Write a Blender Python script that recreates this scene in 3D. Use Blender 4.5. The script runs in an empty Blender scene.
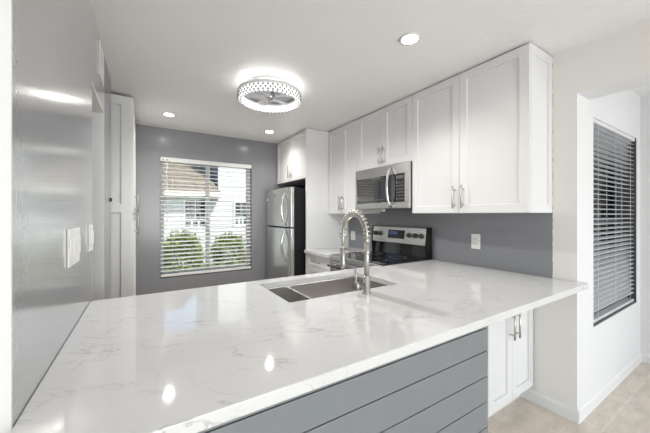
import bpy, bmesh, math, random
from mathutils import Vector, Matrix
random.seed(7)
SC = bpy.context.scene
COL = SC.collection
PI = math.pi

# ------------------------------------------------------------------ camera
cam_d = bpy.data.cameras.new('camera')
cam_d.sensor_width = 36.0
cam_d.lens = 289.63 / 650 * 36
cam_d.shift_y = -1.77 / 650
cam_d.clip_start = 0.02
cam = bpy.data.objects.new('camera', cam_d)
COL.objects.link(cam)
cam.location = (0, 0, 1.351)
cam.rotation_euler = (PI / 2, 0, -0.558)
SC.camera = cam

# ------------------------------------------------------------------ world, sun, exposure
SC.view_settings.view_transform = 'Standard'
SC.view_settings.look = 'None'
SC.view_settings.exposure = 0.12
SC.view_settings.gamma = 1.0
SC.view_settings.use_curve_mapping = False
W = bpy.data.worlds.new('sky')
SC.world = W
W.use_nodes = True
nt = W.node_tree
sky = nt.nodes.new('ShaderNodeTexSky')
sky.sky_type = 'NISHITA'
sky.sun_disc = False
sky.sun_elevation = math.radians(55)
sky.sun_rotation = math.radians(150)
nt.links.new(sky.outputs[0], nt.nodes['Background'].inputs[0])
nt.nodes['Background'].inputs[1].default_value = 0.30

def lamp(name, kind, loc, direction, energy, color=(1, 1, 1), **kw):
    d = bpy.data.lights.new(name, kind)
    d.energy = energy
    d.color = color
    for k, v in kw.items():
        setattr(d, k, v)
    o = bpy.data.objects.new(name, d)
    COL.objects.link(o)
    o.location = loc
    o.rotation_euler = Vector(direction).to_track_quat('-Z', 'Y').to_euler()
    return o

lamp('sun', 'SUN', (8, -8, 12), (-.35, .62, -.80), 6.2, (1, .96, .9), angle=.02)
# fill lamps added to stand in for daylight at unseen doors behind the camera
lamp('fill_glass_door', 'AREA', (0.5, -2.93, 1.15), (0, 1, .30), 92, (.97, .985, 1), shape='RECTANGLE', size=2.6, size_y=2.0)
lamp('fill_sunroom_door', 'AREA', (3.25, -2.93, 1.15), (0, 1, .15), 36, (.95, .975, 1), shape='RECTANGLE', size=1.1, size_y=2.0)

# ------------------------------------------------------------------ materials
def new_mat(name):
    m = bpy.data.materials.new(name)
    m.use_nodes = True
    n = m.node_tree
    return m, n, n.nodes['Principled BSDF']

def mat(name, col, rough=.5, metal=0., spec=None, emit=None, estr=0., bump=None, coat=0., var=0.):
    m, n, b = new_mat(name)
    b.inputs['Base Color'].default_value = (*col, 1)
    b.inputs['Roughness'].default_value = rough
    b.inputs['Metallic'].default_value = metal
    if spec is not None:
        b.inputs['Specular IOR Level'].default_value = spec
    if coat:
        b.inputs['Coat Weight'].default_value = coat
        b.inputs['Coat Roughness'].default_value = .15
        b.inputs['Coat IOR'].default_value = 2.9
    if emit:
        b.inputs['Emission Color'].default_value = (*emit, 1)
        b.inputs['Emission Strength'].default_value = estr
    if bump or var:
        tc = n.nodes.new('ShaderNodeTexCoord')
    if bump:
        sc, st, dist = bump
        t = n.nodes.new('ShaderNodeTexNoise')
        t.inputs['Scale'].default_value = sc
        t.inputs['Detail'].default_value = 3
        n.links.new(tc.outputs['Object'], t.inputs['Vector'])
        bp = n.nodes.new('ShaderNodeBump')
        bp.inputs['Strength'].default_value = st
        bp.inputs['Distance'].default_value = dist
        n.links.new(t.outputs[0], bp.inputs['Height'])
        n.links.new(bp.outputs[0], b.inputs['Normal'])
    if var:
        t2 = n.nodes.new('ShaderNodeTexNoise')
        t2.inputs['Scale'].default_value = 9
        t2.inputs['Detail'].default_value = 4
        n.links.new(tc.outputs['Object'], t2.inputs['Vector'])
        mx = n.nodes.new('ShaderNodeMix')
        mx.data_type = 'RGBA'
        mx.inputs[6].default_value = (*[max(0, c * (1 - var)) for c in col], 1)
        mx.inputs[7].default_value = (*[min(1, c * (1 + var)) for c in col], 1)
        n.links.new(t2.outputs[0], mx.inputs[0])
        n.links.new(mx.outputs[2], b.inputs['Base Color'])
    return m

M_gloss_gray = mat('glossy_grey_paint', (.36, .365, .375), .2, spec=.6, bump=(60, .12, .005), coat=1.0)
M_wall_gray = mat('satin_grey_paint', (.245, .25, .268), .22, bump=(90, .08, .003))
M_white_wall = mat('white_wall_paint', (.74, .74, .745), .5, bump=(120, .05, .002))
M_trim = mat('white_trim_paint', (.76, .76, .755), .35)
M_cab = mat('white_cabinet_lacquer', (.73, .73, .73), .36)
M_ceil = mat('textured_ceiling_paint', (.84, .835, .825), .42, bump=(22, .4, .009))
M_steel = mat('brushed_steel', (.62, .615, .60), .27, 1.0)
M_nickel = mat('brushed_nickel', (.56, .535, .50), .30, 1.0)
M_sink = mat('sink_steel', (.86, .84, .82), .24, 1.0)
M_chrome = mat('polished_steel', (.75, .75, .75), .12, 1.0)
M_black = mat('black_enamel', (.010, .010, .011), .5, spec=.25)
M_mirror_black = mat('reflective_black_glass', (.012, .012, .014), .05)
M_mirror_black.node_tree.nodes['Principled BSDF'].inputs['IOR'].default_value = 2.4
M_glass_black = mat('black_glass', (.012, .012, .014), .05, spec=.6)
M_dark = mat('dark_plastic', (.03, .03, .032), .4)
M_plate = mat('white_switch_plastic', (.80, .79, .77), .3)
M_slot = mat('outlet_slot', (.10, .10, .10), .5)
M_ship = mat('slate_blue_shiplap', (.195, .211, .222), .42, var=.05)
M_blind = mat('white_slat', (.80, .80, .79), .45)
M_blind_gray = mat('grey_slat', (.68, .69, .71), .4)
M_bronze = mat('dark_window_frame', (.06, .062, .066), .4)
M_vinyl = mat('window_vinyl', (.62, .63, .64), .4)
M_downlight = mat('downlight_lens', (.9, .9, .9), .4, emit=(1, .96, .9), estr=40)
M_ring = mat('led_ring', (.5, .5, .5), .4, emit=(1, .985, .97), estr=.95)
M_halo_glow = mat('added_halo_glow', (.9, .9, .9), .4, emit=(1, .985, .97), estr=7)
M_crystal = mat('crystal_beads', (.30, .30, .32), .06, spec=.8)
M_collar = mat('lit_inner_collar', (.85, .85, .87), .3, emit=(1, 1, 1), estr=.7)
M_fanblade = mat('clear_grey_blade', (.72, .72, .76), .2)
M_display = mat('range_display', (.02, .03, .06), .1, emit=(.15, .3, .6), estr=.12)
M_fascia = mat('cream_fascia', (.62, .58, .50), .6)
M_grass = mat('lawn', (.09, .13, .035), .9, var=.4)
M_leaf = mat('shrub_leaf', (.24, .30, .06), .5, var=.3)
M_leaf2 = mat('shrub_leaf_dark', (.12, .19, .035), .5, var=.3)
M_bark = mat('shrub_stem', (.10, .07, .04), .8)
M_nglass = mat('neighbour_pane', (.035, .045, .055), .12)
M_badge = mat('badge_grey', (.12, .12, .13), .3)
M_sticker = mat('sticker_white', (.75, .76, .78), .4)
M_soffit = mat('shaded_header_paint', (.70, .69, .67), .5)

def m_glass():
    m = bpy.data.materials.new('window_glass')
    m.use_nodes = True
    n = m.node_tree
    n.nodes.clear()
    out = n.nodes.new('ShaderNodeOutputMaterial')
    mx = n.nodes.new('ShaderNodeMixShader')
    tr = n.nodes.new('ShaderNodeBsdfTransparent')
    tr.inputs[0].default_value = (.96, .975, .97, 1)
    gl = n.nodes.new('ShaderNodeBsdfGlossy')
    gl.inputs['Roughness'].default_value = .02
    fr = n.nodes.new('ShaderNodeFresnel')
    fr.inputs[0].default_value = 1.35
    n.links.new(fr.outputs[0], mx.inputs[0])
    n.links.new(tr.outputs[0], mx.inputs[1])
    n.links.new(gl.outputs[0], mx.inputs[2])
    n.links.new(mx.outputs[0], out.inputs[0])
    return m
M_glass = m_glass()

def m_quartz():
    m, n, b = new_mat('veined_quartz')
    L = n.links
    tc = n.nodes.new('ShaderNodeTexCoord')
    mp = n.nodes.new('ShaderNodeMapping')
    mp.inputs['Rotation'].default_value = (0, 0, .55)
    L.new(tc.outputs['Object'], mp.inputs[0])
    def vein(scale, det, lo, hi, sx, seed):
        mp2 = n.nodes.new('ShaderNodeMapping')
        mp2.inputs['Scale'].default_value = (sx, 1, 1)
        mp2.inputs['Location'].default_value = (seed, seed * .7, 0)
        L.new(mp.outputs[0], mp2.inputs[0])
        t = n.nodes.new('ShaderNodeTexNoise')
        t.inputs['Scale'].default_value = scale
        t.inputs['Detail'].default_value = det
        t.inputs['Roughness'].default_value = .55
        t.inputs['Distortion'].default_value = .35
        L.new(mp2.outputs[0], t.inputs['Vector'])
        s = n.nodes.new('ShaderNodeMath'); s.operation = 'SUBTRACT'; s.inputs[1].default_value = .5
        L.new(t.outputs[0], s.inputs[0])
        a = n.nodes.new('ShaderNodeMath'); a.operation = 'ABSOLUTE'
        L.new(s.outputs[0], a.inputs[0])
        r = n.nodes.new('ShaderNodeMapRange')
        r.inputs['From Min'].default_value = lo
        r.inputs['From Max'].default_value = hi
        r.inputs['To Min'].default_value = 1
        r.inputs['To Max'].default_value = 0
        L.new(a.outputs[0], r.inputs[0])
        return r.outputs[0]
    v1 = vein(2.6, 6, .0, .0060, .45, 1.3)
    v2 = vein(5.5, 5, .0, .010, .45, 4.1)
    br = n.nodes.new('ShaderNodeTexNoise')
    br.inputs['Scale'].default_value = 4.5
    br.inputs['Detail'].default_value = 2
    L.new(mp.outputs[0], br.inputs['Vector'])
    rr = n.nodes.new('ShaderNodeMapRange')
    rr.inputs['From Min'].default_value = .36
    rr.inputs['From Max'].default_value = .62
    L.new(br.outputs[0], rr.inputs[0])
    mx = n.nodes.new('ShaderNodeMath'); mx.operation = 'MAXIMUM'
    m2 = n.nodes.new('ShaderNodeMath'); m2.operation = 'MULTIPLY'; m2.inputs[1].default_value = .5
    L.new(v2, m2.inputs[0])
    L.new(v1, mx.inputs[0]); L.new(m2.outputs[0], mx.inputs[1])
    mm = n.nodes.new('ShaderNodeMath'); mm.operation = 'MULTIPLY'
    L.new(mx.outputs[0], mm.inputs[0]); L.new(rr.outputs[0], mm.inputs[1])
    cloud = n.nodes.new('ShaderNodeTexNoise')
    cloud.inputs['Scale'].default_value = 3
    cloud.inputs['Detail'].default_value = 4
    L.new(mp.outputs[0], cloud.inputs['Vector'])
    c1 = n.nodes.new('ShaderNodeMix'); c1.data_type = 'RGBA'
    c1.inputs[6].default_value = (.645, .645, .64, 1)
    c1.inputs[7].default_value = (.725, .725, .72, 1)
    L.new(cloud.outputs[0], c1.inputs[0])
    c2 = n.nodes.new('ShaderNodeMix'); c2.data_type = 'RGBA'
    c2.inputs[7].default_value = (.47, .46, .45, 1)
    L.new(mm.outputs[0], c2.inputs[0])
    L.new(c1.outputs[2], c2.inputs[6])
    L.new(c2.outputs[2], b.inputs['Base Color'])
    b.inputs['Roughness'].default_value = .06
    b.inputs['Specular IOR Level'].default_value = .85
    return m
M_quartz = m_quartz()

def m_tile():
    m, n, b = new_mat('travertine_tile')
    L = n.links
    tc = n.nodes.new('ShaderNodeTexCoord')
    mp = n.nodes.new('ShaderNodeMapping')
    mp.inputs['Location'].default_value = (.60, .60, 0)
    L.new(tc.outputs['Object'], mp.inputs[0])
    br = n.nodes.new('ShaderNodeTexBrick')
    br.offset = 0
    br.inputs['Scale'].default_value = 1
    br.inputs['Brick Width'].default_value = .61
    br.inputs['Row Height'].default_value = .61
    br.inputs['Mortar Size'].default_value = .005
    br.inputs['Mortar Smooth'].default_value = .1
    br.inputs['Color1'].default_value = (.69, .615, .525, 1)
    br.inputs['Color2'].default_value = (.67, .59, .50, 1)
    br.inputs['Mortar'].default_value = (.74, .68, .60, 1)
    L.new(mp.outputs[0], br.inputs['Vector'])
    no = n.nodes.new('ShaderNodeTexNoise')
    no.inputs['Scale'].default_value = 9
    no.inputs['Detail'].default_value = 8
    no.inputs['Roughness'].default_value = .65
    mp2 = n.nodes.new('ShaderNodeMapping')
    mp2.inputs['Scale'].default_value = (.7, 1.6, 1)
    L.new(tc.outputs['Object'], mp2.inputs[0])
    L.new(mp2.outputs[0], no.inputs['Vector'])
    mr = n.nodes.new('ShaderNodeMapRange')
    mr.inputs['From Min'].default_value = .3
    mr.inputs['From Max'].default_value = .7
    mr.inputs['To Min'].default_value = .80
    mr.inputs['To Max'].default_value = 1.12
    L.new(no.outputs[0], mr.inputs[0])
    mx = n.nodes.new('ShaderNodeVectorMath'); mx.operation = 'SCALE'
    L.new(br.outputs['Color'], mx.inputs[0])
    L.new(mr.outputs[0], mx.inputs['Scale'])
    L.new(mx.outputs[0], b.inputs['Base Color'])
    b.inputs['Roughness'].default_value = .35
    return m
M_tile = m_tile()

def m_rightwall():      # greige paint that changes to grey behind the counter run, with a hand-cut edge
    m, n, b = new_mat('greige_and_grey_paint')
    L = n.links
    tc = n.nodes.new('ShaderNodeTexCoord')
    sp = n.nodes.new('ShaderNodeSeparateXYZ')
    L.new(tc.outputs['Object'], sp.inputs[0])
    no = n.nodes.new('ShaderNodeTexNoise')
    no.inputs['Scale'].default_value = 30
    L.new(tc.outputs['Object'], no.inputs['Vector'])
    ad = n.nodes.new('ShaderNodeMath'); ad.operation = 'MULTIPLY_ADD'
    ad.inputs[1].default_value = .012
    L.new(no.outputs[0], ad.inputs[0]); L.new(sp.outputs[1], ad.inputs[2])
    gt = n.nodes.new('ShaderNodeMath'); gt.operation = 'GREATER_THAN'; gt.inputs[1].default_value = .868
    gz = n.nodes.new('ShaderNodeMath'); gz.operation = 'GREATER_THAN'; gz.inputs[1].default_value = .9
    L.new(sp.outputs[2], gz.inputs[0])
    an = n.nodes.new('ShaderNodeMath'); an.operation = 'MULTIPLY'
    L.new(gt.outputs[0], an.inputs[0]); L.new(gz.outputs[0], an.inputs[1])
    L.new(ad.outputs[0], gt.inputs[0])
    c = n.nodes.new('ShaderNodeMix'); c.data_type = 'RGBA'
    c.inputs[6].default_value = (.77, .75, .72, 1)
    c.inputs[7].default_value = (.235, .24, .255, 1)
    L.new(an.outputs[0], c.inputs[0])
    L.new(c.outputs[2], b.inputs['Base Color'])
    b.inputs['Roughness'].default_value = .38
    return m
M_rightwall = m_rightwall()

def m_stripes(name, c1, c2, pitch, frac, rough=.6, axis=2, noise=0.):
    m, n, b = new_mat(name)
    L = n.links
    tc = n.nodes.new('ShaderNodeTexCoord')
    sp = n.nodes.new('ShaderNodeSeparateXYZ')
    L.new(tc.outputs['Object'], sp.inputs[0])
    d = n.nodes.new('ShaderNodeMath'); d.operation = 'DIVIDE'; d.inputs[1].default_value = pitch
    L.new(sp.outputs[axis], d.inputs[0])
    f = n.nodes.new('ShaderNodeMath'); f.operation = 'FRACT'
    L.new(d.outputs[0], f.inputs[0])
    g = n.nodes.new('ShaderNodeMath'); g.operation = 'LESS_THAN'; g.inputs[1].default_value = frac
    L.new(f.outputs[0], g.inputs[0])
    c = n.nodes.new('ShaderNodeMix'); c.data_type = 'RGBA'
    c.inputs[6].default_value = (*c1, 1); c.inputs[7].default_value = (*c2, 1)
    L.new(g.outputs[0], c.inputs[0])
    src = c.outputs[2]
    if noise:
        no = n.nodes.new('ShaderNodeTexNoise')
        no.inputs['Scale'].default_value = 7
        no.inputs['Detail'].default_value = 6
        L.new(tc.outputs['Object'], no.inputs['Vector'])
        mr = n.nodes.new('ShaderNodeMapRange')
        mr.inputs['From Min'].default_value = .3; mr.inputs['From Max'].default_value = .7
        mr.inputs['To Min'].default_value = 1 - noise; mr.inputs['To Max'].default_value = 1 + noise
        L.new(no.outputs[0], mr.inputs[0])
        v = n.nodes.new('ShaderNodeVectorMath'); v.operation = 'SCALE'
        L.new(src, v.inputs[0]); L.new(mr.outputs[0], v.inputs['Scale'])
        src = v.outputs[0]
    L.new(src, b.inputs['Base Color'])
    b.inputs['Roughness'].default_value = rough
    return m
M_siding = m_stripes('white_lap_siding', (.64, .64, .63), (.30, .30, .31), .16, .13)
M_siding_shade = m_stripes('shaded_lap_siding', (.16, .17, .19), (.08, .085, .095), .16, .15)  # darker copy of the siding, shade of the wing's side put into the colour
M_shingle = m_stripes('brown_shingle', (.20, .165, .12), (.10, .082, .06), .10, .3, .85, 2, .35)

# ------------------------------------------------------------------ mesh helpers
class MB:
    def __init__(s):
        s.bm = bmesh.new()
    def box(s, x0, x1, y0, y1, z0, z1, mi=0):
        v = [s.bm.verts.new(p) for p in ((x0, y0, z0), (x1, y0, z0), (x1, y1, z0), (x0, y1, z0), (x0, y0, z1), (x1, y0, z1), (x1, y1, z1), (x0, y1, z1))]
        for f in ((0, 3, 2, 1), (4, 5, 6, 7), (0, 1, 5, 4), (1, 2, 6, 5), (2, 3, 7, 6), (3, 0, 4, 7)):
            s.bm.faces.new([v[i] for i in f]).material_index = mi
        return s
    def prism(s, poly, vec, mi=0):
        vec = Vector(vec)
        a = [s.bm.verts.new(p) for p in poly]
        b = [s.bm.verts.new(Vector(p) + vec) for p in poly]
        n = len(a)
        s.bm.faces.new(a).material_index = mi
        s.bm.faces.new(b[::-1]).material_index = mi
        for i in range(n):
            s.bm.faces.new((a[i], a[(i + 1) % n], b[(i + 1) % n], b[i])).material_index = mi
        return s
    def tube(s, pts, r, n=12, cap=True, mi=0):
        pts = [Vector(p) for p in pts]
        rr = r if isinstance(r, (list, tuple)) else [r] * len(pts)
        rings = []
        up = None
        for i, p in enumerate(pts):
            t = (pts[min(i + 1, len(pts) - 1)] - pts[max(i - 1, 0)]).normalized()
            if up is None:
                up = Vector((0, 0, 1)) if abs(t.z) < .9 else Vector((1, 0, 0))
            u = t.cross(up)
            if u.length < 1e-5:
                u = t.orthogonal()
            u.normalize()
            w = u.cross(t).normalized()
            up = w
            rings.append([s.bm.verts.new(p + rr[i] * (math.cos(2 * PI * k / n) * u + math.sin(2 * PI * k / n) * w)) for k in range(n)])
        for a, b in zip(rings, rings[1:]):
            for k in range(n):
                f = s.bm.faces.new((a[k], a[(k + 1) % n], b[(k + 1) % n], b[k]))
                f.smooth = True
                f.material_index = mi
        if cap:
            s.bm.faces.new(rings[0][::-1]).material_index = mi
            s.bm.faces.new(rings[-1]).material_index = mi
        return s
    def cyl(s, a, b, r, n=24):
        return s.tube([a, b], r, n)
    def lathe(s, c, prof, n=48, closed=False):
        c = Vector(c)
        rings = []
        for r, z in prof:
            if r < 1e-6:
                rings.append([s.bm.verts.new(c + Vector((0, 0, z)))])
            else:
                rings.append([s.bm.verts.new(c + Vector((r * math.cos(2 * PI * k / n), r * math.sin(2 * PI * k / n), z))) for k in range(n)])
        seq = list(zip(rings, rings[1:])) + ([(rings[-1], rings[0])] if closed else [])
        for a, b in seq:
            for k in range(n):
                l = (k + 1) % n
                if len(a) == 1 and len(b) == 1:
                    continue
                if len(a) == 1:
                    f = s.bm.faces.new((a[0], b[l], b[k]))
                elif len(b) == 1:
                    f = s.bm.faces.new((a[k], a[l], b[0]))
                else:
                    f = s.bm.faces.new((a[k], a[l], b[l], b[k]))
                f.smooth = True
        return s

def link(name, mb, mats, parent=None, base=None, bevel=0., label=None, smooth_angle=None):
    bm = mb.bm
    bmesh.ops.recalc_face_normals(bm, faces=bm.faces)
    if parent is not None:
        org = parent.get('_o')
        org = Vector(org) if org is not None else Vector((0, 0, 0))
    else:
        if base is None:
            xs = [v.co for v in bm.verts]
            base = ((min(v.x for v in xs) + max(v.x for v in xs)) / 2, (min(v.y for v in xs) + max(v.y for v in xs)) / 2, min(v.z for v in xs))
        org = Vector(base)
    bmesh.ops.translate(bm, verts=bm.verts, vec=-org)
    me = bpy.data.meshes.new(name)
    bm.to_mesh(me)
    bm.free()
    for m in (mats if isinstance(mats, (list, tuple)) else [mats]):
        me.materials.append(m)
    o = bpy.data.objects.new(name, me)
    COL.objects.link(o)
    if parent is not None:
        o.parent = parent
    else:
        o.location = org
    o['_o'] = tuple(org)
    if bevel:
        b = o.modifiers.new('bevel', 'BEVEL')
        b.width = bevel
        b.segments = 2
        b.limit_method = 'ANGLE'
        b.angle_limit = math.radians(50)
    if label:
        o['label'] = label
    return o

def struct(name, mb, mats, bevel=0.):
    o = link(name, mb, mats, base=(0, 0, 0), bevel=bevel)
    o['kind'] = 'structure'
    return o

def tag(o, label, cat, group=None):
    o['label'] = label
    o['category'] = cat
    if group:
        o['group'] = group
    return o

def thing(name, loc, label, cat, group=None):
    o = bpy.data.objects.new(name, None)
    COL.objects.link(o)
    o.empty_display_size = .1
    o.location = loc
    o['_o'] = tuple(loc)
    return tag(o, label, cat, group)

def dup(root, loc, label, group=None):
    r = root.copy(); COL.objects.link(r)
    r.location = loc
    r['label'] = label
    if group:
        r['group'] = group
    for ch in list(root.children):
        c = ch.copy(); COL.objects.link(c); c.parent = r
        for g in list(ch.children):
            d = g.copy(); COL.objects.link(d); d.parent = c
    return r

def face_map(face, p):
    if face == '-x': return lambda u, v, w: (p - w, u, v)
    if face == '+x': return lambda u, v, w: (p + w, u, v)
    if face == '-y': return lambda u, v, w: (u, p - w, v)
    return lambda u, v, w: (u, p + w, v)

def shaker(mb, fm, u0, u1, v0, v1, t=.02, st=.058, dp=.012, rails=()):
    """framed panel; fm maps (along, up, outward) to world. rails: extra cross rails as (v_lo, v_hi)."""
    bm = mb.bm
    cells = []
    edges = [v0 + st] + [e for r in sorted(rails) for e in r] + [v1 - st]
    for i in range(0, len(edges), 2):
        cells.append((edges[i], edges[i + 1]))
    us = [u0, u0 + st, u1 - st, u1]
    vs = [v0] + [e for c in cells for e in c] + [v1]
    V = {}
    def g(u, v, w):
        k = (round(u, 5), round(v, 5), round(w, 5))
        if k not in V:
            V[k] = bm.verts.new(fm(u, v, w))
        return V[k]
    for i in range(3):
        for j in range(len(vs) - 1):
            a, b, c, d = us[i], us[i + 1], vs[j], vs[j + 1]
            rec = i == 1 and j % 2 == 1
            if rec:
                e = .002
                A, B, Cc, D = a + e, b - e, c + e, d - e
                bm.faces.new([g(A, Cc, t - dp), g(B, Cc, t - dp), g(B, D, t - dp), g(A, D, t - dp)])
                o4 = [(a, c), (b, c), (b, d), (a, d)]
                i4 = [(A, Cc), (B, Cc), (B, D), (A, D)]
                for k in range(4):
                    l = (k + 1) % 4
                    bm.faces.new([g(*o4[k], t), g(*o4[l], t), g(*i4[l], t - dp), g(*i4[k], t - dp)])
            else:
                bm.faces.new([g(a, c, t), g(b, c, t), g(b, d, t), g(a, d, t)])
    # sides and back
    for i in range(3):
        for v in (v0, v1):
            bm.faces.new([g(us[i], v, t), g(us[i + 1], v, t), g(us[i + 1], v, 0), g(us[i], v, 0)])
    for j in range(len(vs) - 1):
        for u in (u0, u1):
            bm.faces.new([g(u, vs[j], t), g(u, vs[j + 1], t), g(u, vs[j + 1], 0), g(u, vs[j], 0)])
    for i in range(3):
        for j in range(len(vs) - 1):
            bm.faces.new([g(us[i], vs[j], 0), g(us[i + 1], vs[j], 0), g(us[i + 1], vs[j + 1], 0), g(us[i], vs[j + 1], 0)])
    return mb

def bar_handle(fm, a, b, w0, parent, r=.0062, out=.032, label=None):
    """a, b are the (u, v) ends of the bar; posts sit a little in from them."""
    mb = MB()
    A = Vector(a); B = Vector(b)
    mb.cyl(fm(A.x, A.y, w0 + out), fm(B.x, B.y, w0 + out), r, 14)
    for k in (.16, .84):
        p = A.lerp(B, k)
        mb.cyl(fm(p.x, p.y, w0 - .001), fm(p.x, p.y, w0 + out), r * .8, 10)
    return link('handle', mb, M_nickel, parent, label=label)

def door(fm, u0, u1, v0, v1, parent, hu=None, hv=None, t=.02, st=.058, rails=(), name='door'):
    g = .0015
    mb = MB()
    shaker(mb, fm, u0 + g, u1 - g, v0 + g, v1 - g, t, st, rails=rails)
    d = link(name, mb, M_cab, parent, bevel=.0012)
    if hu is not None:
        bar_handle(fm, (hu, hv[0]), (hu, hv[1]), t, d)
    return d

# ------------------------------------------------------------------ key planes
XL, XR, YB, ZC = -.231, 2.3865, 4.169, 2.4425
YW, XT, XE = .729, 2.600, 3.898       # end of right wall, its far face, sunroom end wall
YS = -3.0                               # wall behind the camera
XD = -2.0                               # far side of the dining room

# ------------------------------------------------------------------ setting
struct('floor', MB().box(XD - .1, XE + .1, YS - .1, YB + .15, -.1, 0), M_tile)
struct('ceiling', MB().box(XD - .1, XE + .1, YS - .1, YB + .45, ZC, ZC + .15), M_ceil)

WX0, WX1, WZ0, WZ1 = .167, 1.338, .550, 2.081
mb = MB()
y0, y1 = YB, YB + .16
mb.box(-.9, WX0, y0, y1, 0, ZC); mb.box(WX1, XT, y0, y1, 0, ZC)
mb.box(WX0, WX1, y0, y1, 0, WZ0); mb.box(WX0, WX1, y0, y1, WZ1, ZC)
struct('wall_back', mb, M_wall_gray)

# left wall with the doorway, its white end cap, and the recess that holds the pantry
mb = MB()
XLb = XL - .115
mb.box(XLb, XL, .849, 1.924, 0, ZC)
mb.box(XLb, XL, 1.924, 2.478, 2.05, ZC)
mb.box(-.9, XLb, 2.84, 2.94, 0, ZC)
mb.box(-.9, -.80, 2.94, YB, 0, ZC)
struct('wall_left', mb, M_gloss_gray)
struct('wall_left_return', MB().box(XLb, XL, 2.478, 2.94, 0, ZC), M_wall_gray)
struct('trim_1', MB().box(XLb - .004, XL, .843, .849, 0, ZC), M_trim)
mb = MB()
mb.box(XLb, XL - .001, 2.466, 2.478, 0, 2.05)
mb.box(XLb, XL - .001, 1.924, 1.936, 0, 2.05)
mb.box(XLb, XL - .001, 1.936, 2.466, 2.038, 2.05)
struct('trim_2', mb, M_trim)

mb = MB()
mb.box(XD, XLb, .866, .98, 0, ZC); mb.box(XD - .1, XD, YS, 2.94, 0, ZC)
struct('wall_dining', mb, M_white_wall)
struct('wall_hall', MB().box(XD, -.9, 2.84, 2.94, 0, ZC), M_white_wall)

mb = MB()      # wall behind the camera with two glazed doorways
mb.box(XD, -.85, YS - .1, YS, 0, ZC); mb.box(1.85, 2.65, YS - .1, YS, 0, ZC); mb.box(3.85, XE, YS - .1, YS, 0, ZC)
mb.box(-.85, 1.85, YS - .1, YS, 2.2, ZC); mb.box(2.65, 3.85, YS - .1, YS, 2.2, ZC)
struct('wall_front', mb, M_white_wall)
for i, (a, b) in enumerate(((-.85, 1.85), (2.65, 3.85))):
    mb = MB()
    yf0, yf1 = YS - .08, YS - .03
    m_ = (a + b) / 2
    for u in (a, m_ - .03, b - .06):
        mb.box(u, u + .06, yf0, yf1, 0.0, 2.2)
    mb.box(a, b, yf0, yf1, 0, .08); mb.box(a, b, yf0, yf1, 2.13, 2.2)
    d = struct('door_%d' % (i + 1), mb, M_trim)
    link('pane', MB().box(a + .06, b - .06, YS - .057, YS - .052, .08, 2.13), M_glass, d)

# right wall: greige face, white reveals
def rightwall():
    mb = MB()
    mb.box(XR, XT, YW, YB, 0, ZC)
    mb.box(XR, XT, -1.3, YW, 2.1418, ZC)
    mb.box(XR, XT, YS, -1.3, 0, ZC)
    bmesh.ops.recalc_face_normals(mb.bm, faces=mb.bm.faces)
    for f in mb.bm.faces:
        if abs(f.normal.x + 1) > .01:
            f.material_index = 1
    return struct('wall_right', mb, [M_rightwall, M_white_wall])
rightwall()
VX0, VX1, VZ0, VZ1 = 2.682, 3.762, .561, 2.040
mb = MB()
y0, y1 = YW, YW + .15
mb.box(XT, VX0, y0, y1, 0, ZC); mb.box(VX1, XE, y0, y1, 0, ZC)
mb.box(VX0, VX1, y0, y1, 0, VZ0); mb.box(VX0, VX1, y0, y1, VZ1, ZC)
struct('wall_sunroom', mb, M_white_wall)
struct('wall_east', MB().box(XE, XE + .1, YS, YW + .15, 0, ZC), M_white_wall)

def baseboard(name, path_pts, norm_pts, h=.085):
    """profile swept along straight runs: list of (p, q, outward)"""
    mb = MB()
    for p, q, o in path_pts:
        p = Vector((*p, 0)); q = Vector((*q, 0)); o = Vector((*o, 0))
        prof = [Vector((0, 0, 0)), o * .013, o * .013 + Vector((0, 0, h - .018)), o * .006 + Vector((0, 0, h - .004)), Vector((0, 0, h))]
        mb.prism([p + a for a in prof], q - p)
    return struct(name, mb, M_trim)
baseboard('baseboard_right', [((XR, YW - .013), (XR, 1.06), (-1, 0)), ((XR - .013, YW), (XE, YW), (0, -1))], None)
baseboard('baseboard_east', [((XE, YS), (XE, YW - .013), (-1, 0))], None)

# windows
def window(name, x0, x1, z0, z1, y, mat_frame, mullion=True, hrail=False):
    mb = MB()
    w = .05
    mb.box(x0, x0 + w, y, y + .05, z0, z1); mb.box(x1 - w, x1, y, y + .05, z0, z1)
    mb.box(x0 + w, x1 - w, y, y + .05, z0, z0 + w); mb.box(x0 + w, x1 - w, y, y + .05, z1 - w, z1)
    o = struct(name, mb, mat_frame, bevel=.002)
    m = (x0 + x1) / 2
    if mullion:
        link('mullion', MB().box(m - .03, m + .02, y - .012, y + .05, z0 + w, z1 - w), mat_frame, o, bevel=.002)
    if hrail:
        link('meeting_rail', MB().box(x0 + w, x1 - w, y, y + .05, (z0 + z1) / 2 - .02, (z0 + z1) / 2 + .02), mat_frame, o)
    link('pane', MB().box(x0 + w, x1 - w, y + .028, y + .032, z0 + w, z1 - w), M_glass, o)
    return o
window('window_1', WX0, WX1, WZ0, WZ1, YB + .09, M_vinyl)
w2 = window('window_2', VX0, VX1, VZ0, VZ1, YW + .09, M_bronze, hrail=True, mullion=False)
link('sill', MB().box(VX0, VX1, YW - .002, YW + .09, VZ0, VZ0 + .012), M_bronze, w2)
link('side_channel', MB().box(VX1 - .012, VX1, YW - .001, YW + .09, VZ0 + .012, VZ1), M_bronze, w2)

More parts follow.
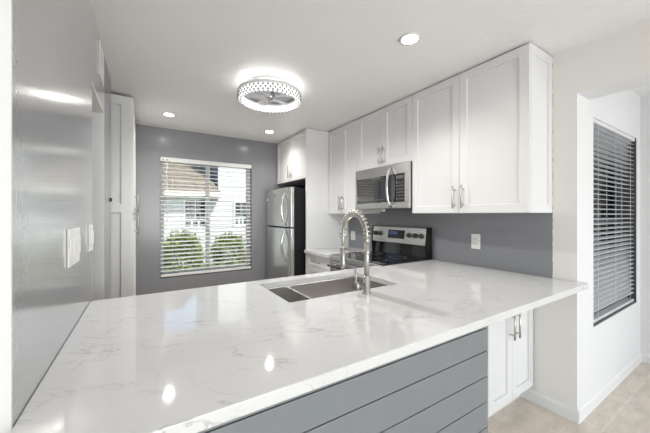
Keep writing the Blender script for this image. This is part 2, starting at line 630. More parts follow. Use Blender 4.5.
# ------------------------------------------------------------------ blinds
def blind(x0, x1, z0, z1, y, slat_mat, tilt, pitch, label, val_mat, rail_mat, valance=.055, cords=(.12, .5, .88)):
    root = thing('window_blind', ((x0 + x1) / 2, y, z0), label, 'blind')
    link('headrail', MB().box(x0 + .004, x1 - .004, y - .03, y + .03, z1 - valance, z1 - .001), val_mat, root, bevel=.004)
    n = int((z1 - valance - z0 - .05) / pitch)
    hd = .025
    dy, dz = hd * math.cos(tilt), hd * math.sin(tilt)
    for i in range(n):
        z = z1 - valance - .025 - i * pitch
        mb = MB()
        th = .0028
        crown = .0025
        poly = [(x0 + .008, y - dy, z - dz), (x0 + .008, y, z + crown), (x0 + .008, y + dy, z + dz),
                (x0 + .008, y + dy, z + dz + th), (x0 + .008, y, z + crown + th), (x0 + .008, y - dy, z - dz + th)]
        mb.prism(poly, (x1 - x0 - .016, 0, 0))
        link('slat', mb, slat_mat, root)
    link('bottom_rail', MB().box(x0 + .008, x1 - .008, y - .025, y + .025, z0 + .013, z0 + (.045 if rail_mat is M_blind else .034)), rail_mat, root, bevel=.003)
    for c in cords:
        mb = MB()
        xx = x0 + (x1 - x0) * c
        for s in (-1, 1):
            mb.tube([(xx, y + s * (dy + .002), z0 + .02), (xx, y + s * (dy + .002), z1 - valance)], .0014, 6)
        link('ladder_cord', mb, val_mat, root)
    return root
b1 = blind(WX0, WX1, WZ0, WZ1, YB + .032, M_blind, math.radians(16), .0525,
      'white horizontal slat blind in the window of the grey back wall', M_blind, M_blind)
mb = MB(); mb.tube([(WX0 + .075, YB - .012, 2.04), (WX0 + .08, YB - .014, 1.25)], .004, 8)
link('tilt_wand', mb, M_blind, b1)
for dx in (0, .045):
    link('valance_clip', MB().box(WX0 + .03 + dx, WX0 + .042 + dx, YB - .003, YB + .003, 2.042, 2.054), M_dark, b1)
b2 = blind(VX0, VX1 - .012, VZ0, VZ1, YW + .035, M_blind_gray, math.radians(8), .037,
      'grey slat blind in the dark framed window of the white room at right', M_blind_gray, M_vinyl, .03)

# ------------------------------------------------------------------ countertops
CT = .914
SX0, SX1, SY0, SY1 = .614, 1.375, 1.315, 1.777
YF, YK = .676, 1.872
def slab(name, outer, hole, z1, th, label, cat):
    bm = bmesh.new()
    edges = []
    for loop in ([outer] + ([hole] if hole else [])):
        vs = [bm.verts.new((p[0], p[1], z1)) for p in loop]
        for i in range(len(vs)):
            edges.append(bm.edges.new((vs[i], vs[(i + 1) % len(vs)])))
    bmesh.ops.triangle_fill(bm, use_beauty=True, use_dissolve=False, edges=edges)
    r = bmesh.ops.extrude_face_region(bm, geom=bm.faces[:])
    bmesh.ops.translate(bm, verts=[v for v in r['geom'] if isinstance(v, bmesh.types.BMVert)], vec=(0, 0, -th))
    mb = MB(); mb.bm.free(); mb.bm = bm
    o = link(name, mb, M_quartz, base=((outer[0][0] + outer[1][0]) / 2, outer[0][1], z1 - th), bevel=.003)
    return tag(o, label, cat)
def rc(cx, cy, r, a0, a1, n=6):
    return [(cx + r * math.cos(a0 + (a1 - a0) * i / n), cy + r * math.sin(a0 + (a1 - a0) * i / n)) for i in range(n + 1)]
outer = [(XL + .001, YF)] + rc(2.428 - .03, YF + .03, .03, -PI / 2, 0) + [(2.428, YW - .001), (XR - .001, YW - .001), (XR - .001, 1.834), (1.702, 1.834), (1.702, YK), (XL + .001, YK)]
r_ = .012
hole = rc(SX0 + r_, SY0 + r_, r_, PI, 1.5 * PI, 4) + rc(SX1 - r_, SY0 + r_, r_, 1.5 * PI, 2 * PI, 4) + rc(SX1 - r_, SY1 - r_, r_, 0, PI / 2, 4) + rc(SX0 + r_, SY1 - r_, r_, PI / 2, PI, 4)
slab('countertop', outer, hole, CT, .035, 'large white veined quartz countertop of the peninsula with the sink cut into it', 'countertop')
slab('countertop', [(1.692, 2.655), (XR - .001, 2.655), (XR - .001, 3.207), (1.692, 3.207)], None, CT, .035,
     'small white quartz countertop between the range and the tall fridge panel', 'countertop')

# ------------------------------------------------------------------ peninsula base with shiplap face
t = thing('peninsula_base', (.52, 1.25, 0), 'peninsula base faced with slate blue-grey horizontal shiplap boards', 'cabinet')
mb = MB()
ZB = CT - .036
mb.box(XL + .002, 1.262, .712, .73, 0, ZB)
mb.box(XL + .002, XL + .02, .73, 1.84, 0, ZB)
mb.box(1.244, 1.262, .73, 1.27, 0, ZB)
mb.box(XL + .02, 1.70, 1.822, 1.84, .1, ZB)
mb.box(1.244, 1.70, 1.27, 1.288, 0, ZB)
mb.box(1.682, 1.70, 1.288, 1.822, 0, ZB)
mb.box(1.264, 1.784, .995, 1.265, .115, ZB)
mb.box(1.264, 1.784, 1.06, 1.08, 0, .115)
link('carcass', mb, M_cab, t)
mb = MB()
z = ZB
ztops = [.861, .762, .652, .542, .432, .322, .212, .102]
prev = ZB
for k, zt in enumerate(ztops + [0.0]):
    mb.box(XL + .002, 1.262, .690, .712, zt + (.004 if zt else 0), prev)
    prev = zt
link('shiplap_panel', mb, M_ship, t, bevel=.0015)

# base cabinets under the overhang on the dining side
def dining_cabinet(x0, x1, gap, label, rightmost):
    t = thing('base_cabinet', ((x0 + x1) / 2, 1.1, 0), label, 'cabinet')
    yf = .995
    mb = MB(); mb.box(x0, x1, yf, 1.265, .115, ZB)
    link('carcass', mb, M_cab, t)
    link('toe_kick', MB().box(x0, x1, 1.06, 1.08, 0, .115), M_cab, t)
    fm = face_map('-y', yf)
    door(fm, x0 + .003, gap, .12, ZB - .015, t, gap - .036, (.535, .712))
    door(fm, gap, x1 - .003, .12, ZB - .015, t, gap + .032, (.535, .712))
dining_cabinet(1.786, XR - .006, 2.078, 'white two-door base cabinet under the counter overhang against the right wall end', True)

# drawer base beside fridge panel
t = thing('drawer_cabinet', (2.05, 2.93, 0), 'white drawer base cabinet between the range and the tall fridge panel', 'cabinet')
link('carcass', MB().box(1.75, XR - .003, 2.66, 3.204, .1, ZB), M_cab, t)
link('toe_kick', MB().box(1.80, 1.82, 2.66, 3.204, 0, .1), M_cab, t)
fm = face_map('-x', 1.75)
for (a, b) in ((.715, ZB - .008), (.41, .712), (.105, .407)):
    mb = MB(); shaker(mb, fm, 2.664, 3.200, a, b, .02, .042)
    d = link('drawer', mb, M_cab, t, bevel=.0012)
    zc = (a + b) / 2 if b > .8 else b - .06
    bar_handle(fm, (2.85, zc), (3.01, zc), .02, d)

# ------------------------------------------------------------------ wall cabinets
ZU, ZTOP, XU = 1.3637, 2.4370, 2.0498
def wall_cab(y0, y1, gap, z0, xf, hz, hy, label, end=False, xback=XR - .001):
    t = thing('wall_cabinet', ((xf + xback) / 2, (y0 + y1) / 2, z0), label, 'cabinet')
    a = y0 + (.021 if end else 0)
    link('carcass', MB().box(xf + .0205, xback, a, y1, z0, ZTOP), M_cab, t)
    if end:
        mb = MB(); shaker(mb, face_map('-y', y0 + .0205), xf + .022, xback, z0, ZTOP, .0205, .058)
        link('end_panel', mb, M_cab, t, bevel=.0012)
    fm = face_map('-x', xf + .02)
    door(fm, y0, gap, z0, ZTOP - .006, t, hy[0], hz)
    door(fm, gap, y1, z0, ZTOP - .006, t, hy[1], hz)
    return t
wall_cab(.862, 1.801, 1.340, ZU, XU, (1.40, 1.573), (1.304, 1.375), 'tall white two-door wall cabinet nearest the camera with a framed end panel', True)
wall_cab(1.803, 2.579, 2.178, 1.838, XU, (1.86, 2.04), (2.150, 2.212), 'short white two-door wall cabinet directly above the microwave')
wall_cab(2.581, 3.206, 2.885, ZU, XU, (1.40, 1.575), (2.852, 2.918), 'tall narrow white two-door wall cabinet between the microwave and the fridge panel')
wall_cab(3.231, 4.150, 3.66, 1.815, 1.7264, (1.865, 2.035), (3.625, 3.695), 'white two-door cabinet mounted above the refrigerator')
o = link('fridge_panel', MB().box(1.7264, XR - .001, 3.208, 3.229, 0, ZTOP + .003), M_cab, bevel=.001)
tag(o, 'tall plain white panel standing beside the refrigerator from floor to ceiling', 'panel')

# pantry at the left
t = thing('pantry_cabinet', (-.44, 3.65, 0), 'tall white pantry cabinet with a framed side panel by the left wall', 'cabinet')
PX, PY = -.085, 3.165
link('carcass', MB().box(-.78, PX - .021, PY + .021, YB - .012, .1, ZTOP - .02), M_cab, t)
link('toe_kick', MB().box(-.78, PX - .07, PY + .021, YB - .012, 0, .1), M_cab, t)
mb = MB(); shaker(mb, face_map('-y', PY + .0205), -.70, PX - .013, 0.0, ZTOP - .02, .0205, .078, rails=((1.37, 1.445),))
link('side_panel', mb, M_cab, t, bevel=.0012)
fm = face_map('+x', PX - .0205)
ym = 3.56
for (a, b) in ((PY + .002, ym), (ym, YB - .014)):
    for (c, d, hz) in ((.105, 1.358, (1.155, 1.335)), (1.362, ZTOP - .020, (1.385, 1.565))):
        door(fm, a, b, c, d, t, ym + (-.03 if a < ym - .1 else .03), hz)

# ------------------------------------------------------------------ refrigerator
t = thing('refrigerator', (1.95, 3.66, 0), 'stainless steel top-freezer refrigerator with black sides', 'refrigerator')
FY0, FY1, FX = 3.262, 4.10, 1.515
link('body', MB().box(FX + .075, XR - .03, FY0 + .005, FY1 - .005, .06, 1.69), M_black, t, bevel=.006)
for yy in (FY0 + .05, FY1 - .05):
    for xx in (FX + .13, XR - .1):
        link('foot', MB().cyl((xx, yy, 0), (xx, yy, .06), .02, 12), M_dark, t)
link('kick_grille', MB().box(FX + .05, FX + .075, FY0 + .01, FY1 - .01, .02, .075), M_dark, t)
def fridge_door(name, z0, z1):
    mb = MB()
    poly = []
    n = 18
    for i in range(n + 1):
        k = i / n
        y = FY0 + (FY1 - FY0) * k
        e = abs(2 * k - 1)
        poly.append((FX + .013 * e ** 2 + .014 * max(0, (e - .93) / .07) ** 2, y, z0))
    poly += [(FX + .07, FY1, z0), (FX + .07, FY0, z0)]
    mb.prism(poly, (0, 0, z1 - z0))
    d = link(name, mb, M_steel, t, bevel=.004)
    return d
d1 = fridge_door('freezer_door', 1.197, 1.698)
d2 = fridge_door('fresh_food_door', .085, 1.180)
def bow(z0, z1, par, lo_open, hi_open):
    mb = MB()
    pts = []
    for i in range(17):
        k = i / 16
        pts.append((FX + .012 - .062 * math.sin(PI * k) ** .7, FY0 + .12, z0 + (z1 - z0) * k))
    mb.tube(pts, [.013 + .004 * math.sin(PI * i / 16) for i in range(17)], 12)
    link('handle', mb, M_chrome, par)
bow(1.215, 1.63, d1, 0, 0)
bow(.755, 1.168, d2, 0, 0)
mb = MB(); mb.cyl((FX + .002, 3.73, 1.62), (FX - .003, 3.73, 1.62), .015, 24)
link('badge', mb, M_badge, d1)
link('sticker', MB().box(FX + .006, FX + .016, 3.99, 4.04, 1.555, 1.585), M_sticker, d1)
link('hinge_cover', MB().box(FX + .03, FX + .10, FY1 - .09, FY1 - .02, 1.691, 1.712), M_dark, t, bevel=.003)

# ------------------------------------------------------------------ over-the-range microwave
t = thing('microwave', (2.2, 2.19, 1.41), 'stainless steel microwave mounted above the range', 'microwave')
MX, MY0, MY1, MZ0, MZ1 = 2.012, 1.805, 2.577, 1.412, 1.835
link('body', MB().box(MX + .03, XR - .002, MY0, MY1, MZ0 + .012, MZ1), M_dark, t, bevel=.003)
CP = 1.975
mb = MB()      # door: steel frame above and below a dark window
mb.box(MX, MX + .03, CP, MY1, 1.735, MZ1); mb.box(MX, MX + .03, CP, MY1, MZ0, 1.470)
mb.box(MX, MX + .03, MY1 - .016, MY1, 1.470, 1.735)
d = link('door', mb, M_steel, t, bevel=.002)
link('door_window', MB().box(MX + .003, MX + .03, CP, MY1 - .016, 1.470, 1.735), M_mirror_black, d)
link('window_frame', MB().box(MX + .001, MX + .003, 2.12, 2.25, 1.715, 1.722), M_badge, d)
mb = MB()
for a, b, c, e in ((2.13, 2.52, 1.50, 1.505), (2.13, 2.52, 1.69, 1.695)):
    mb.box(MX + .0015, MX + .003, a, b, c, e)
link('window_border', mb, M_badge, d)
pts = [(MX - .012 - .048 * math.sin(PI * i / 16) ** .6, CP + .045, 1.425 + (1.80 - 1.425) * i / 16) for i in range(17)]
pts = [(MX + .002, CP + .045, 1.425)] + pts[1:-1] + [(MX + .002, CP + .045, 1.80)]
mb = MB(); mb.tube(pts, .0125, 12)
link('handle', mb, M_chrome, d)
mb = MB()
mb.box(MX, MX + .03, MY0, CP - .002, 1.735, MZ1); mb.box(MX, MX + .03, MY0, CP - .002, MZ0, 1.470)
mb.box(MX, MX + .03, MY0, MY0 + .05, 1.470, 1.735)
c = link('control_fascia', mb, M_steel, t, bevel=.002)
cp = link('control_panel', MB().box(MX + .003, MX + .03, MY0 + .05, CP - .002, 1.470, 1.735), M_glass_black, t)
for i in range(6):
    for j in range(3):
        link('button', MB().box(MX + .0015, MX + .004, MY0 + .066 + j * .034, MY0 + .088 + j * .034, 1.495 + i * .03, 1.507 + i * .03), M_badge, cp)
link('clock_display', MB().box(MX + .0015, MX + .004, MY0 + .066, MY0 + .156, 1.69, 1.718), M_badge, cp)
link('underside_lamp_lens', MB().box(2.10, 2.20, 2.28, 2.66, 1.352, 1.366), M_plate, t, bevel=.003) if False else None
link('underside', MB().box(MX + .03, XR - .01, MY0 + .005, MY1 - .005, MZ0 + .002, MZ0 + .012), M_dark, t)
o = link('under_cabinet_light', MB().box(2.12, 2.165, 2.26, 2.57, 1.383, MZ0 + .0015), M_plate, bevel=.004)
tag(o, 'slim white light bar mounted under the microwave', 'light bar')

# ------------------------------------------------------------------ range
RY0, RY1, RX = 1.838, 2.648, 1.715
t = thing('range', (2.05, 2.27, 0), 'freestanding stainless electric range with black glass cooktop', 'stove')
link('body', MB().box(RX + .045, 2.372, RY0 + .004, RY1 - .004, .05, .905), M_black, t, bevel=.003)
for yy in (RY0 + .05, RY1 - .05):
    for xx in (RX + .1, 2.3):
        link('foot', MB().cyl((xx, yy, 0), (xx, yy, .05), .018, 12), M_dark, t)
ck = link('cooktop', MB().box(RX + .012, 2.372, RY0 + .002, RY1 - .002, .905, .922), M_glass_black, t, bevel=.004)
link('front_trim', MB().box(RX, RX + .03, RY0 + .002, RY1 - .002, .865, .919), M_steel, t, bevel=.006)
for (x, y, r) in ((1.86, 2.08, .11), (1.86, 2.46, .085), (2.16, 2.08, .085), (2.16, 2.46, .11)):
    mb = MB(); mb.lathe((x, y, .9222), [(r, 0), (r, .0006), (r - .004, .0006), (r - .004, 0)], 48, True)
    link('burner_ring', mb, M_badge, ck)
od = link('oven_door', MB().box(RX, RX + .045, RY0 + .004, RY1 - .004, .26, .86), M_steel, t, bevel=.004)
link('oven_window', MB().box(RX - .002, RX + .002, RY0 + .12, RY1 - .12, .40, .70), M_glass_black, od)
mb = MB(); mb.cyl((RX - .045, RY0 + .04, .81), (RX - .045, RY1 - .04, .81), .013, 16)
for yy in (RY0 + .07, RY1 - .07): mb.cyl((RX, yy, .81), (RX - .045, yy, .81), .010, 12)
link('handle', mb, M_chrome, od)
link('storage_drawer', MB().box(RX, RX + .045, RY0 + .004, RY1 - .004, .07, .255), M_steel, t, bevel=.004)
# backguard
mb = MB()
mb.prism([(2.312, RY0 + .03, 1.045), (2.335, RY0 + .03, 1.218), (2.372, RY0 + .03, 1.222), (2.372, RY0 + .03, 1.045)], (0, RY1 - RY0 - .04, 0))
bg = link('backguard', mb, M_steel, t, bevel=.004)
mb = MB()
mb.prism([(2.335, RY0 + .01, .921), (2.345, RY0 + .01, 1.045), (2.372, RY0 + .01, 1.045), (2.372, RY0 + .01, .921)], (0, RY1 - RY0 - .02, 0))
link('backguard_riser', mb, M_glass_black, t)
mb = MB()
mb.prism([(2.318, RY0, .921), (2.305, RY0, 1.045), (2.33, RY0, 1.225), (2.376, RY0, 1.225), (2.376, RY0, .921)], (0, .03, 0))
link('end_cap', mb, M_black, t, bevel=.003)
mb = MB()
mb.prism([(2.318, RY1 - .01, .921), (2.305, RY1 - .01, 1.045), (2.33, RY1 - .01, 1.225), (2.376, RY1 - .01, 1.225), (2.376, RY1 - .01, .921)], (0, .01, 0))
link('end_cap', mb, M_black, t, bevel=.003)
def bgx(z): return 2.312 + (z - 1.045) / .173 * .023
nx = Vector((-.173, 0, .023)).normalized()
for y in (2.588, 2.507, 2.080, 2.000, 1.925):
    p = Vector((bgx(1.138), y, 1.138))
    mb = MB()
    mb.tube([p + nx * -.002, p + nx * .008, p + nx * .024, p + nx * .026], [.026, .026, .021, .017], 24)
    kn = link('knob', mb, M_dark, bg)
    mb = MB(); mb.box(p.x - .031, p.x - .022, y - .003, y + .003, 1.142, 1.160)
    link('pointer', mb, M_badge, kn)
mb = MB()
a, b_ = 1.095, 1.185
mb.prism([(bgx(a) - .003, 2.145, a), (bgx(b_) - .003, 2.145, b_), (bgx(b_) + .004, 2.145, b_), (bgx(a) + .004, 2.145, a)], (0, .238, 0))
dp = link('display_panel', mb, M_glass_black, bg)
mb = MB()
a, b_ = 1.135, 1.172
mb.prism([(bgx(a) - .0042, 2.24, a), (bgx(b_) - .0042, 2.24, b_), (bgx(b_), 2.24, b_), (bgx(a), 2.24, a)], (0, .12, 0))
link('clock_screen', mb, M_display, dp)

# ------------------------------------------------------------------ sink
t = thing('sink', ((SX0 + SX1) / 2, (SY0 + SY1) / 2, .66), 'undermount stainless steel double-bowl sink with a low divider', 'sink')
zt, zb, th = CT - .036, .665, .004
e = .006
x0, x1, ya, yb = SX0 - e, SX1 + e, SY0 - e, SY1 + e
mb = MB()
mb.box(x0 - th, x0, ya - th, yb + th, zb, zt); mb.box(x1, x1 + th, ya - th, yb + th, zb, zt)
mb.box(x0, x1, ya - th, ya, zb, zt); mb.box(x0, x1, yb, yb + th, zb, zt)
mb.box(x0 - th, x1 + th, ya - th, yb + th, zb - th, zb)
bw = link('bowl', mb, M_sink, t)
mb = MB(); mb.prism([(.826, ya, zb), (.832, ya, .852), (.840, ya, .857), (.848, ya, .852), (.854, ya, zb)], (0, yb - ya, 0))
link('divider', mb, M_sink, t)
mb = MB(); mb.box(x0, x1, yb - .014, yb, .868, .872); mb.box(x0, x1, ya, ya + .014, .868, .872)
link('ledge', mb, M_sink, t)
for cx in (.72, 1.12):
    mb = MB(); mb.lathe((cx, 1.60, zb), [(.0, .002), (.026, .002), (.03, .004), (.044, .005), (.046, .0005)], 32)
    link('drain', mb, M_chrome, t)

# ------------------------------------------------------------------ faucet
fx, fy = 1.047, 1.240
t = thing('faucet', (fx, fy, CT), 'brushed nickel spring pull-down kitchen faucet behind the sink', 'faucet')
mb = MB(); mb.lathe((fx, fy, CT), [(0, 0), (.026, 0), (.026, .006), (.020, .008), (.0195, .096), (.0155, .100), (0, .100)], 32)
bd = link('body', mb, M_nickel, t)
mb = MB(); mb.tube([(fx, fy, 1.012), (fx, fy, 1.205)], .0145, 20)
mb.tube([(fx, fy, 1.195), (fx, fy, 1.222)], .0175, 20)
link('post', mb, M_nickel, t)
sy = 1.466
R = (sy - fy) / 2
cz = 1.235
def arc(k):     # 0..1 along the spring: short riser then half circle then a short drop
    L1, L2, L3 = cz - 1.215, PI * R, .03
    s_ = k * (L1 + L2 + L3)
    if s_ < L1: return Vector((fx, fy, 1.215 + s_)), Vector((0, 0, 1))
    if s_ < L1 + L2:
        a = (s_ - L1) / R
        return Vector((fx, fy + R - R * math.cos(a), cz + R * 1.12 * math.sin(a))), Vector((0, math.sin(a), math.cos(a)))
    return Vector((fx, sy, cz - (s_ - L1 - L2))), Vector((0, 0, -1))
turns, N = 19, 19 * 14
pts = []
for i in range(N + 1):
    k = i / N
    p, tg = arc(k)
    nrm = Vector((1, 0, 0)); bi = tg.cross(nrm).normalized()
    a = 2 * PI * turns * k
    pts.append(p + .0185 * (math.cos(a) * nrm + math.sin(a) * bi))
mb = MB(); mb.tube(pts, .0036, 7)
link('spring', mb, M_nickel, t)
mb = MB(); mb.tube([arc(i / 40)[0] for i in range(41)] + [Vector((fx, sy, 1.14))], .0085, 12)
link('hose', mb, M_nickel, t)
mb = MB(); mb.lathe((fx, sy, 1.026), [(0, 0), (.015, 0), (.0175, .004), (.0175, .03), (.0145, .04), (.0145, .11), (.0165, .113), (.0165, .128), (.010, .132), (0, .132)], 24)
link('spray_head', mb, M_nickel, t)
mb = MB(); mb.tube([(fx, fy, 1.144), (fx, sy - .018, 1.144)], .0055, 12)
mb.tube([(fx, fy, 1.134), (fx, fy, 1.154)], .018, 20)
mb.tube([(fx, sy, 1.136), (fx, sy, 1.152)], .0195, 20)
link('support_arm', mb, M_nickel, t)
mb = MB(); mb.tube([(fx - .012, fy, .966), (fx - .062, fy, .966), (fx - .064, fy, .966), (fx - .086, fy, .966)], [.014, .014, .0235, .0235], 24)
lv = link('valve', mb, M_nickel, bd)
mb = MB(); mb.tube([(fx - .073, fy, .975), (fx - .076, fy + .004, 1.056)], [.006, .0045], 12)
link('lever', mb, M_nickel, bd)

# ------------------------------------------------------------------ outlets and switches
def plate(name, face, p, u0, u1, v0, v1, label, cat, kind, gangs=1, group=None):
    fm = face_map(face, p)
    c = fm((u0 + u1) / 2, (v0 + v1) / 2, 0)
    t = thing(name, c, label, cat, group)
    def bx(a, b, c_, d, w0, w1):
        P = fm(a, c_, w0); Q = fm(b, d, w1)
        return MB().box(min(P[0], Q[0]), max(P[0], Q[0]), min(P[1], Q[1]), max(P[1], Q[1]), min(P[2], Q[2]), max(P[2], Q[2]))
    link('cover_plate', bx(u0, u1, v0, v1, .0005, .007), M_plate, t, bevel=.002)
    w = (u1 - u0) / gangs
    for g in range(gangs):
        c0 = u0 + w * (g + .5)
        hw = min(.0175, w * .36)
        vm = (v0 + v1) / 2
        if kind == 'rocker':
            link('rocker', bx(c0 - hw, c0 + hw, vm - .034, vm + .034, .007, .011), M_plate, t, bevel=.0015)
        else:
            ins = link('receptacle', bx(c0 - hw, c0 + hw, vm - .034, vm + .034, .007, .0095), M_plate, t, bevel=.001)
            for s in (-1, 1):
                for dx in (-.006, .006):
                    link('slot', bx(c0 + dx - .0012, c0 + dx + .0012, vm + s * .019 - .006, vm + s * .019 + .005, .0095, .0099), M_slot, ins)
    return t
plate('wall_outlet', '-x', XR, 1.367, 1.444, 1.062, 1.188, 'white duplex outlet on the grey wall below the nearest tall wall cabinet', 'outlet', 'outlet')
plate('wall_outlet', '-x', XR, 3.055, 3.150, 1.012, 1.132, 'small white outlet on the grey wall framed by the faucet arc', 'outlet', 'outlet')
plate('light_switch', '+x', XL, 1.345, 1.540, 1.163, 1.300, 'wide white multi-gang switch plate on the glossy grey left wall', 'switch', 'rocker', 4)
plate('light_switch', '+x', XL, 1.80, 1.90, 1.170, 1.302, 'narrow white switch plate beside the doorway edge on the left wall', 'switch', 'rocker', 2)
o = link('door_latch', MB().box(XL + .0005, XL + .012, 2.845, 2.875, 1.455, 1.485), M_black, bevel=.002)
tag(o, 'small black latch on the grey wall strip next to the pantry', 'latch')

# air vent high on the left wall
t = thing('air_vent', (XL, 2.26, 2.19), 'white air vent grille high on the left wall above the doorway', 'vent')
mb = MB()
a, b_, c, d = 2.18, 2.37, 2.19, 2.395
mb.box(XL + .0005, XL + .007, a, b_, c, c + .022); mb.box(XL + .0005, XL + .007, a, b_, d - .022, d)
mb.box(XL + .0005, XL + .007, a, a + .022, c + .022, d - .022); mb.box(XL + .0005, XL + .007, b_ - .022, b_, c + .022, d - .022)
link('frame', mb, M_trim, t, bevel=.002)
mb = MB()
for i in range(9):
    z = c + .03 + i * .0175
    mb.prism([(XL + .001, a + .022, z), (XL + .006, a + .022, z + .010), (XL + .006, a + .022, z + .0115), (XL + .001, a + .022, z + .0015)], (0, b_ - a - .044, 0))
link('louvre', mb, M_trim, t)

# ------------------------------------------------------------------ ceiling lights
def downlight(x, y, label):
    t = thing('recessed_downlight', (x, y, ZC), label, 'ceiling light', 'recessed ceiling lights')
    mb = MB(); mb.lathe((x, y, ZC), [(.048, -.0005), (.066, -.0005), (.068, -.004), (.050, -.008), (.048, -.006)], 40, True)
    link('trim_ring', mb, M_trim, t)
    mb = MB(); mb.lathe((x, y, ZC), [(0, -.001), (.0485, -.001), (.0485, -.0055), (0, -.0055)], 40)
    link('lens', mb, M_downlight, t)
    return t
dl = downlight(1.397, 1.244, 'round recessed ceiling light nearest the camera, in front of the tall wall cabinets')
dup(dl, (.228, 3.567, ZC), 'round recessed ceiling light at left above the blind-covered window')
dup(dl, (1.391, 3.599, ZC), 'round recessed ceiling light near the cabinet above the refrigerator')
for (x, y) in ((1.397, 1.244), (.228, 3.567), (1.391, 3.599)):
    lamp('downlight_lamp', 'SPOT', (x, y, ZC - .02), (0, 0, -1), 26, (1, .955, .89), spot_size=math.radians(145), spot_blend=.9, shadow_soft_size=.03)

cx, cy = .904, 2.328
t = thing('ceiling_fan_light', (cx, cy, ZC), 'round crystal ring ceiling light with small fan blades inside', 'ceiling light')
mb = MB(); mb.lathe((cx, cy, ZC), [(0, -.001), (.19, -.001), (.195, -.035), (.235, -.062), (.0, -.062)], 56)
link('housing', mb, M_trim, t)
mb = MB(); mb.lathe((cx, cy, ZC), [(.222, -.060), (.262, -.060), (.266, -.068), (.266, -.082), (.222, -.082)], 72, True)
link('rim', mb, M_trim, t)
mb = MB(); mb.lathe((cx, cy, ZC), [(.230, -.083), (.256, -.083), (.256, -.138), (.230, -.138)], 72, True)
link('diffuser_ring', mb, M_ring, t)
mb = MB(); mb.lathe((cx, cy, ZC), [(.226, -.083), (.2295, -.083), (.2295, -.139), (.226, -.139)], 72, True)
link('inner_collar', mb, M_collar, t)
mb = MB(); mb.lathe((cx, cy, ZC), [(.236, -.050), (.242, -.050), (.242, -.0595), (.236, -.0595)], 72, True)
link('added_halo_strip', mb, M_halo_glow, t)  # hidden glowing ring, added to throw the bright halo onto the ceiling
mb = MB()
for row, (z, rr) in enumerate(((-.095, .260), (-.115, .2605), (-.133, .259))):
    for k in range(44):
        a = 2 * PI * (k + .5 * row) / 44
        c_ = Vector((cx + rr * math.cos(a), cy + rr * math.sin(a), ZC + z))
        rad = Vector((math.cos(a), math.sin(a), 0)); tan = Vector((-math.sin(a), math.cos(a), 0))
        s = .0115
        vs = [mb.bm.verts.new(c_ + q) for q in (rad * s * .7, tan * s, Vector((0, 0, s)), -tan * s, Vector((0, 0, -s)), -rad * s * .5)]
        for i, j in ((1, 2), (2, 3), (3, 4), (4, 1)):
            mb.bm.faces.new((vs[0], vs[i], vs[j])); mb.bm.faces.new((vs[5], vs[j], vs[i]))
for k in range(44):
    a = 2 * PI * k / 44
    rad = Vector((math.cos(a), math.sin(a), 0)); tan = Vector((-math.sin(a), math.cos(a), 0))
    c_ = Vector((cx, cy, ZC - .141)) + rad * .242
    s = .011
    vs = [mb.bm.verts.new(c_ + q) for q in (Vector((0, 0, -s * .6)), tan * s, rad * s, -tan * s, -rad * s, Vector((0, 0, s * .4)))]
    for i, j in ((1, 2), (2, 3), (3, 4), (4, 1)):
        mb.bm.faces.new((vs[0], vs[i], vs[j])); mb.bm.faces.new((vs[5], vs[j], vs[i]))
link('crystal_band', mb, M_crystal, t)
mb = MB(); mb.lathe((cx, cy, ZC), [(0, -.120), (.020, -.120), (.036, -.108), (.038, -.063), (0, -.063)], 32)
link('hub', mb, M_steel, t)
for k in range(5):
    a0 = 2 * PI * k / 5 + .35
    mb = MB()
    poly = []
    for r, da in ((.034, -.35), (.09, -.36), (.19, -.18), (.205, .05), (.19, .28), (.09, .30), (.034, .35)):
        a = a0 + da
        poly.append((cx + r * math.cos(a), cy + r * math.sin(a), ZC - .098 + .022 * (da)))
    mb.prism(poly, (0, 0, -.003))
    link('fan_blade', mb, M_fanblade, t)
lamp('ring_lamp', 'SPOT', (cx, cy, ZC - .15), (0, 0, -1), 52, (1, .985, .97), spot_size=math.radians(172), spot_blend=.6, shadow_soft_size=.03)

# ------------------------------------------------------------------ outside the kitchen window
GZ = -.15
g = struct('ground', MB().box(-30, 30, 4.34, 40, GZ - .1, GZ), M_grass)

t = thing('neighbor_house', (1.5, 11.5, GZ), 'white sided neighbouring house with a brown shingle roof beyond the window', 'house')
NY = 9.5
link('wall', MB().box(-9, 1.97, NY, 13.5, GZ, 2.05), M_siding, t)
link('wing_wall', MB().box(1.975, 9, NY, 14, GZ, 6.2), M_siding, t)
link('wing_side_wall', MB().box(1.955, 1.975, NY + .02, 14, GZ, 6.2), M_siding_shade, t)  # thin dark sheet that paints the shade on the wing's side
mb = MB()
ev = 9.12
ze = 2.0
def rp(x, y): return (x, y, ze + .577 * (y - ev))
top = [rp(-10, ev), rp(1.953, ev), rp(1.30, 13), rp(-10, 13)]
mb.prism(top, (0, 0, .05))
side = [rp(1.953, ev), (1.953, 13.0, ze + .0), rp(1.30, 13)]
mb.prism(side, (0, 0, .05))
link('roof', mb, M_shingle, t)
mb = MB(); mb.box(-10, 2.0, ev - .03, ev, ze - .11, ze + .03)
mb.box(-10, 1.95, ev, NY, ze - .11, ze - .09)
mb.box(1.955, 2.0, ev, NY, ze - .11, ze + .03)
link('fascia', mb, M_fascia, t)
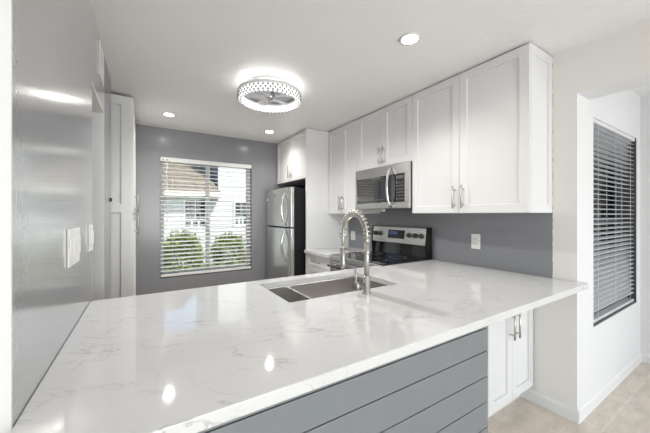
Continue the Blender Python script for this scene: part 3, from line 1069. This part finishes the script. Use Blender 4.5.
def nwin(x0, x1, z0, z1):
    mb = MB(); w = .05
    mb.box(x0 - w, x0, NY - .04, NY, z0 - w, z1 + w); mb.box(x1, x1 + w, NY - .04, NY, z0 - w, z1 + w)
    mb.box(x0, x1, NY - .04, NY, z0 - w, z0); mb.box(x0, x1, NY - .04, NY, z1, z1 + w)
    m = (z0 + .22)
    mb.box(x0, x1, NY - .03, NY, m - .015, m + .015)
    xm = (x0 + x1) / 2
    mb.box(xm - .008, xm + .008, NY - .03, NY, m, z1)
    for k in (1, 2):
        xk = x0 + (x1 - x0) * k / 3
        mb.box(xk - .025, xk + .025, NY - .03, NY, z0, m)
    f = link('window', mb, M_trim, t)
    link('pane', MB().box(x0, x1, NY - .02, NY - .005, z0, z1), M_nglass, f)
nwin(1.03, 1.58, .99, 1.79)
nwin(2.49, 2.87, 1.02, 1.75)
nwin(-1.4, -.7, .99, 1.79)

def bush(cx_, cy_, rx, rz, label, n):
    t = thing('shrub', (cx_, cy_, GZ), label, 'shrub')
    mb = MB()
    for k in range(7):
        a = 2 * PI * k / 7
        mb.tube([(cx_ + .03 * math.cos(a), cy_ + .03 * math.sin(a), GZ), (cx_ + rx * .5 * math.cos(a), cy_ + rx * .5 * math.sin(a), GZ + rz * .8)], [.012, .006], 6)
    link('stem', mb, M_bark, t)
    mb = MB()
    for i in range(n):
        th_ = random.uniform(0, 2 * PI)
        ph = math.acos(random.uniform(-.55, 1))
        r = random.uniform(.62, 1.0) * (1 + .16 * math.sin(5 * th_ + 2) * math.sin(3 * ph))
        p = Vector((cx_ + rx * r * math.sin(ph) * math.cos(th_), cy_ + rx * .9 * r * math.sin(ph) * math.sin(th_), GZ + rz * .48 + rz * .52 * r * math.cos(ph)))
        d = Vector((math.sin(ph) * math.cos(th_), math.sin(ph) * math.sin(th_), math.cos(ph) + .4)).normalized()
        d = (d + Vector((random.uniform(-.7, .7), random.uniform(-.7, .7), random.uniform(-.7, .7)))).normalized()
        s = d.orthogonal().normalized()
        s = Matrix.Rotation(random.uniform(0, 6.28), 3, d) @ s
        l, w = random.uniform(.07, .12), random.uniform(.018, .03)
        mi = 0 if random.random() < .6 else 1
        v = [mb.bm.verts.new(q) for q in (p, p + d * l * .5 + s * w, p + d * l, p + d * l * .5 - s * w)]
        f = mb.bm.faces.new(v); f.material_index = mi
    link('foliage', mb, [M_leaf, M_leaf2], t)
bush(.76, 7.6, .44, 1.08, 'round green shrub at left outside the window before the white siding', 2400)
bush(1.92, 7.9, .43, .98, 'green shrub at right outside the window under the narrow house window', 1900)

# outside the sunroom window: a pale stucco garden wall in shade
o = link('garden_wall', MB().box(2.62, 9.0, 3.6, 3.75, GZ, 2.0), mat('grey_stucco', (.66, .68, .72), .8, var=.15))
tag(o, 'grey garden wall seen dimly through the blind of the right window', 'wall')
struct('ground_side', MB().box(XT, 9.5, .90, 4.3, GZ - .1, GZ), M_grass)

for o in bpy.data.objects:
    if '_o' in o:
        del o['_o']
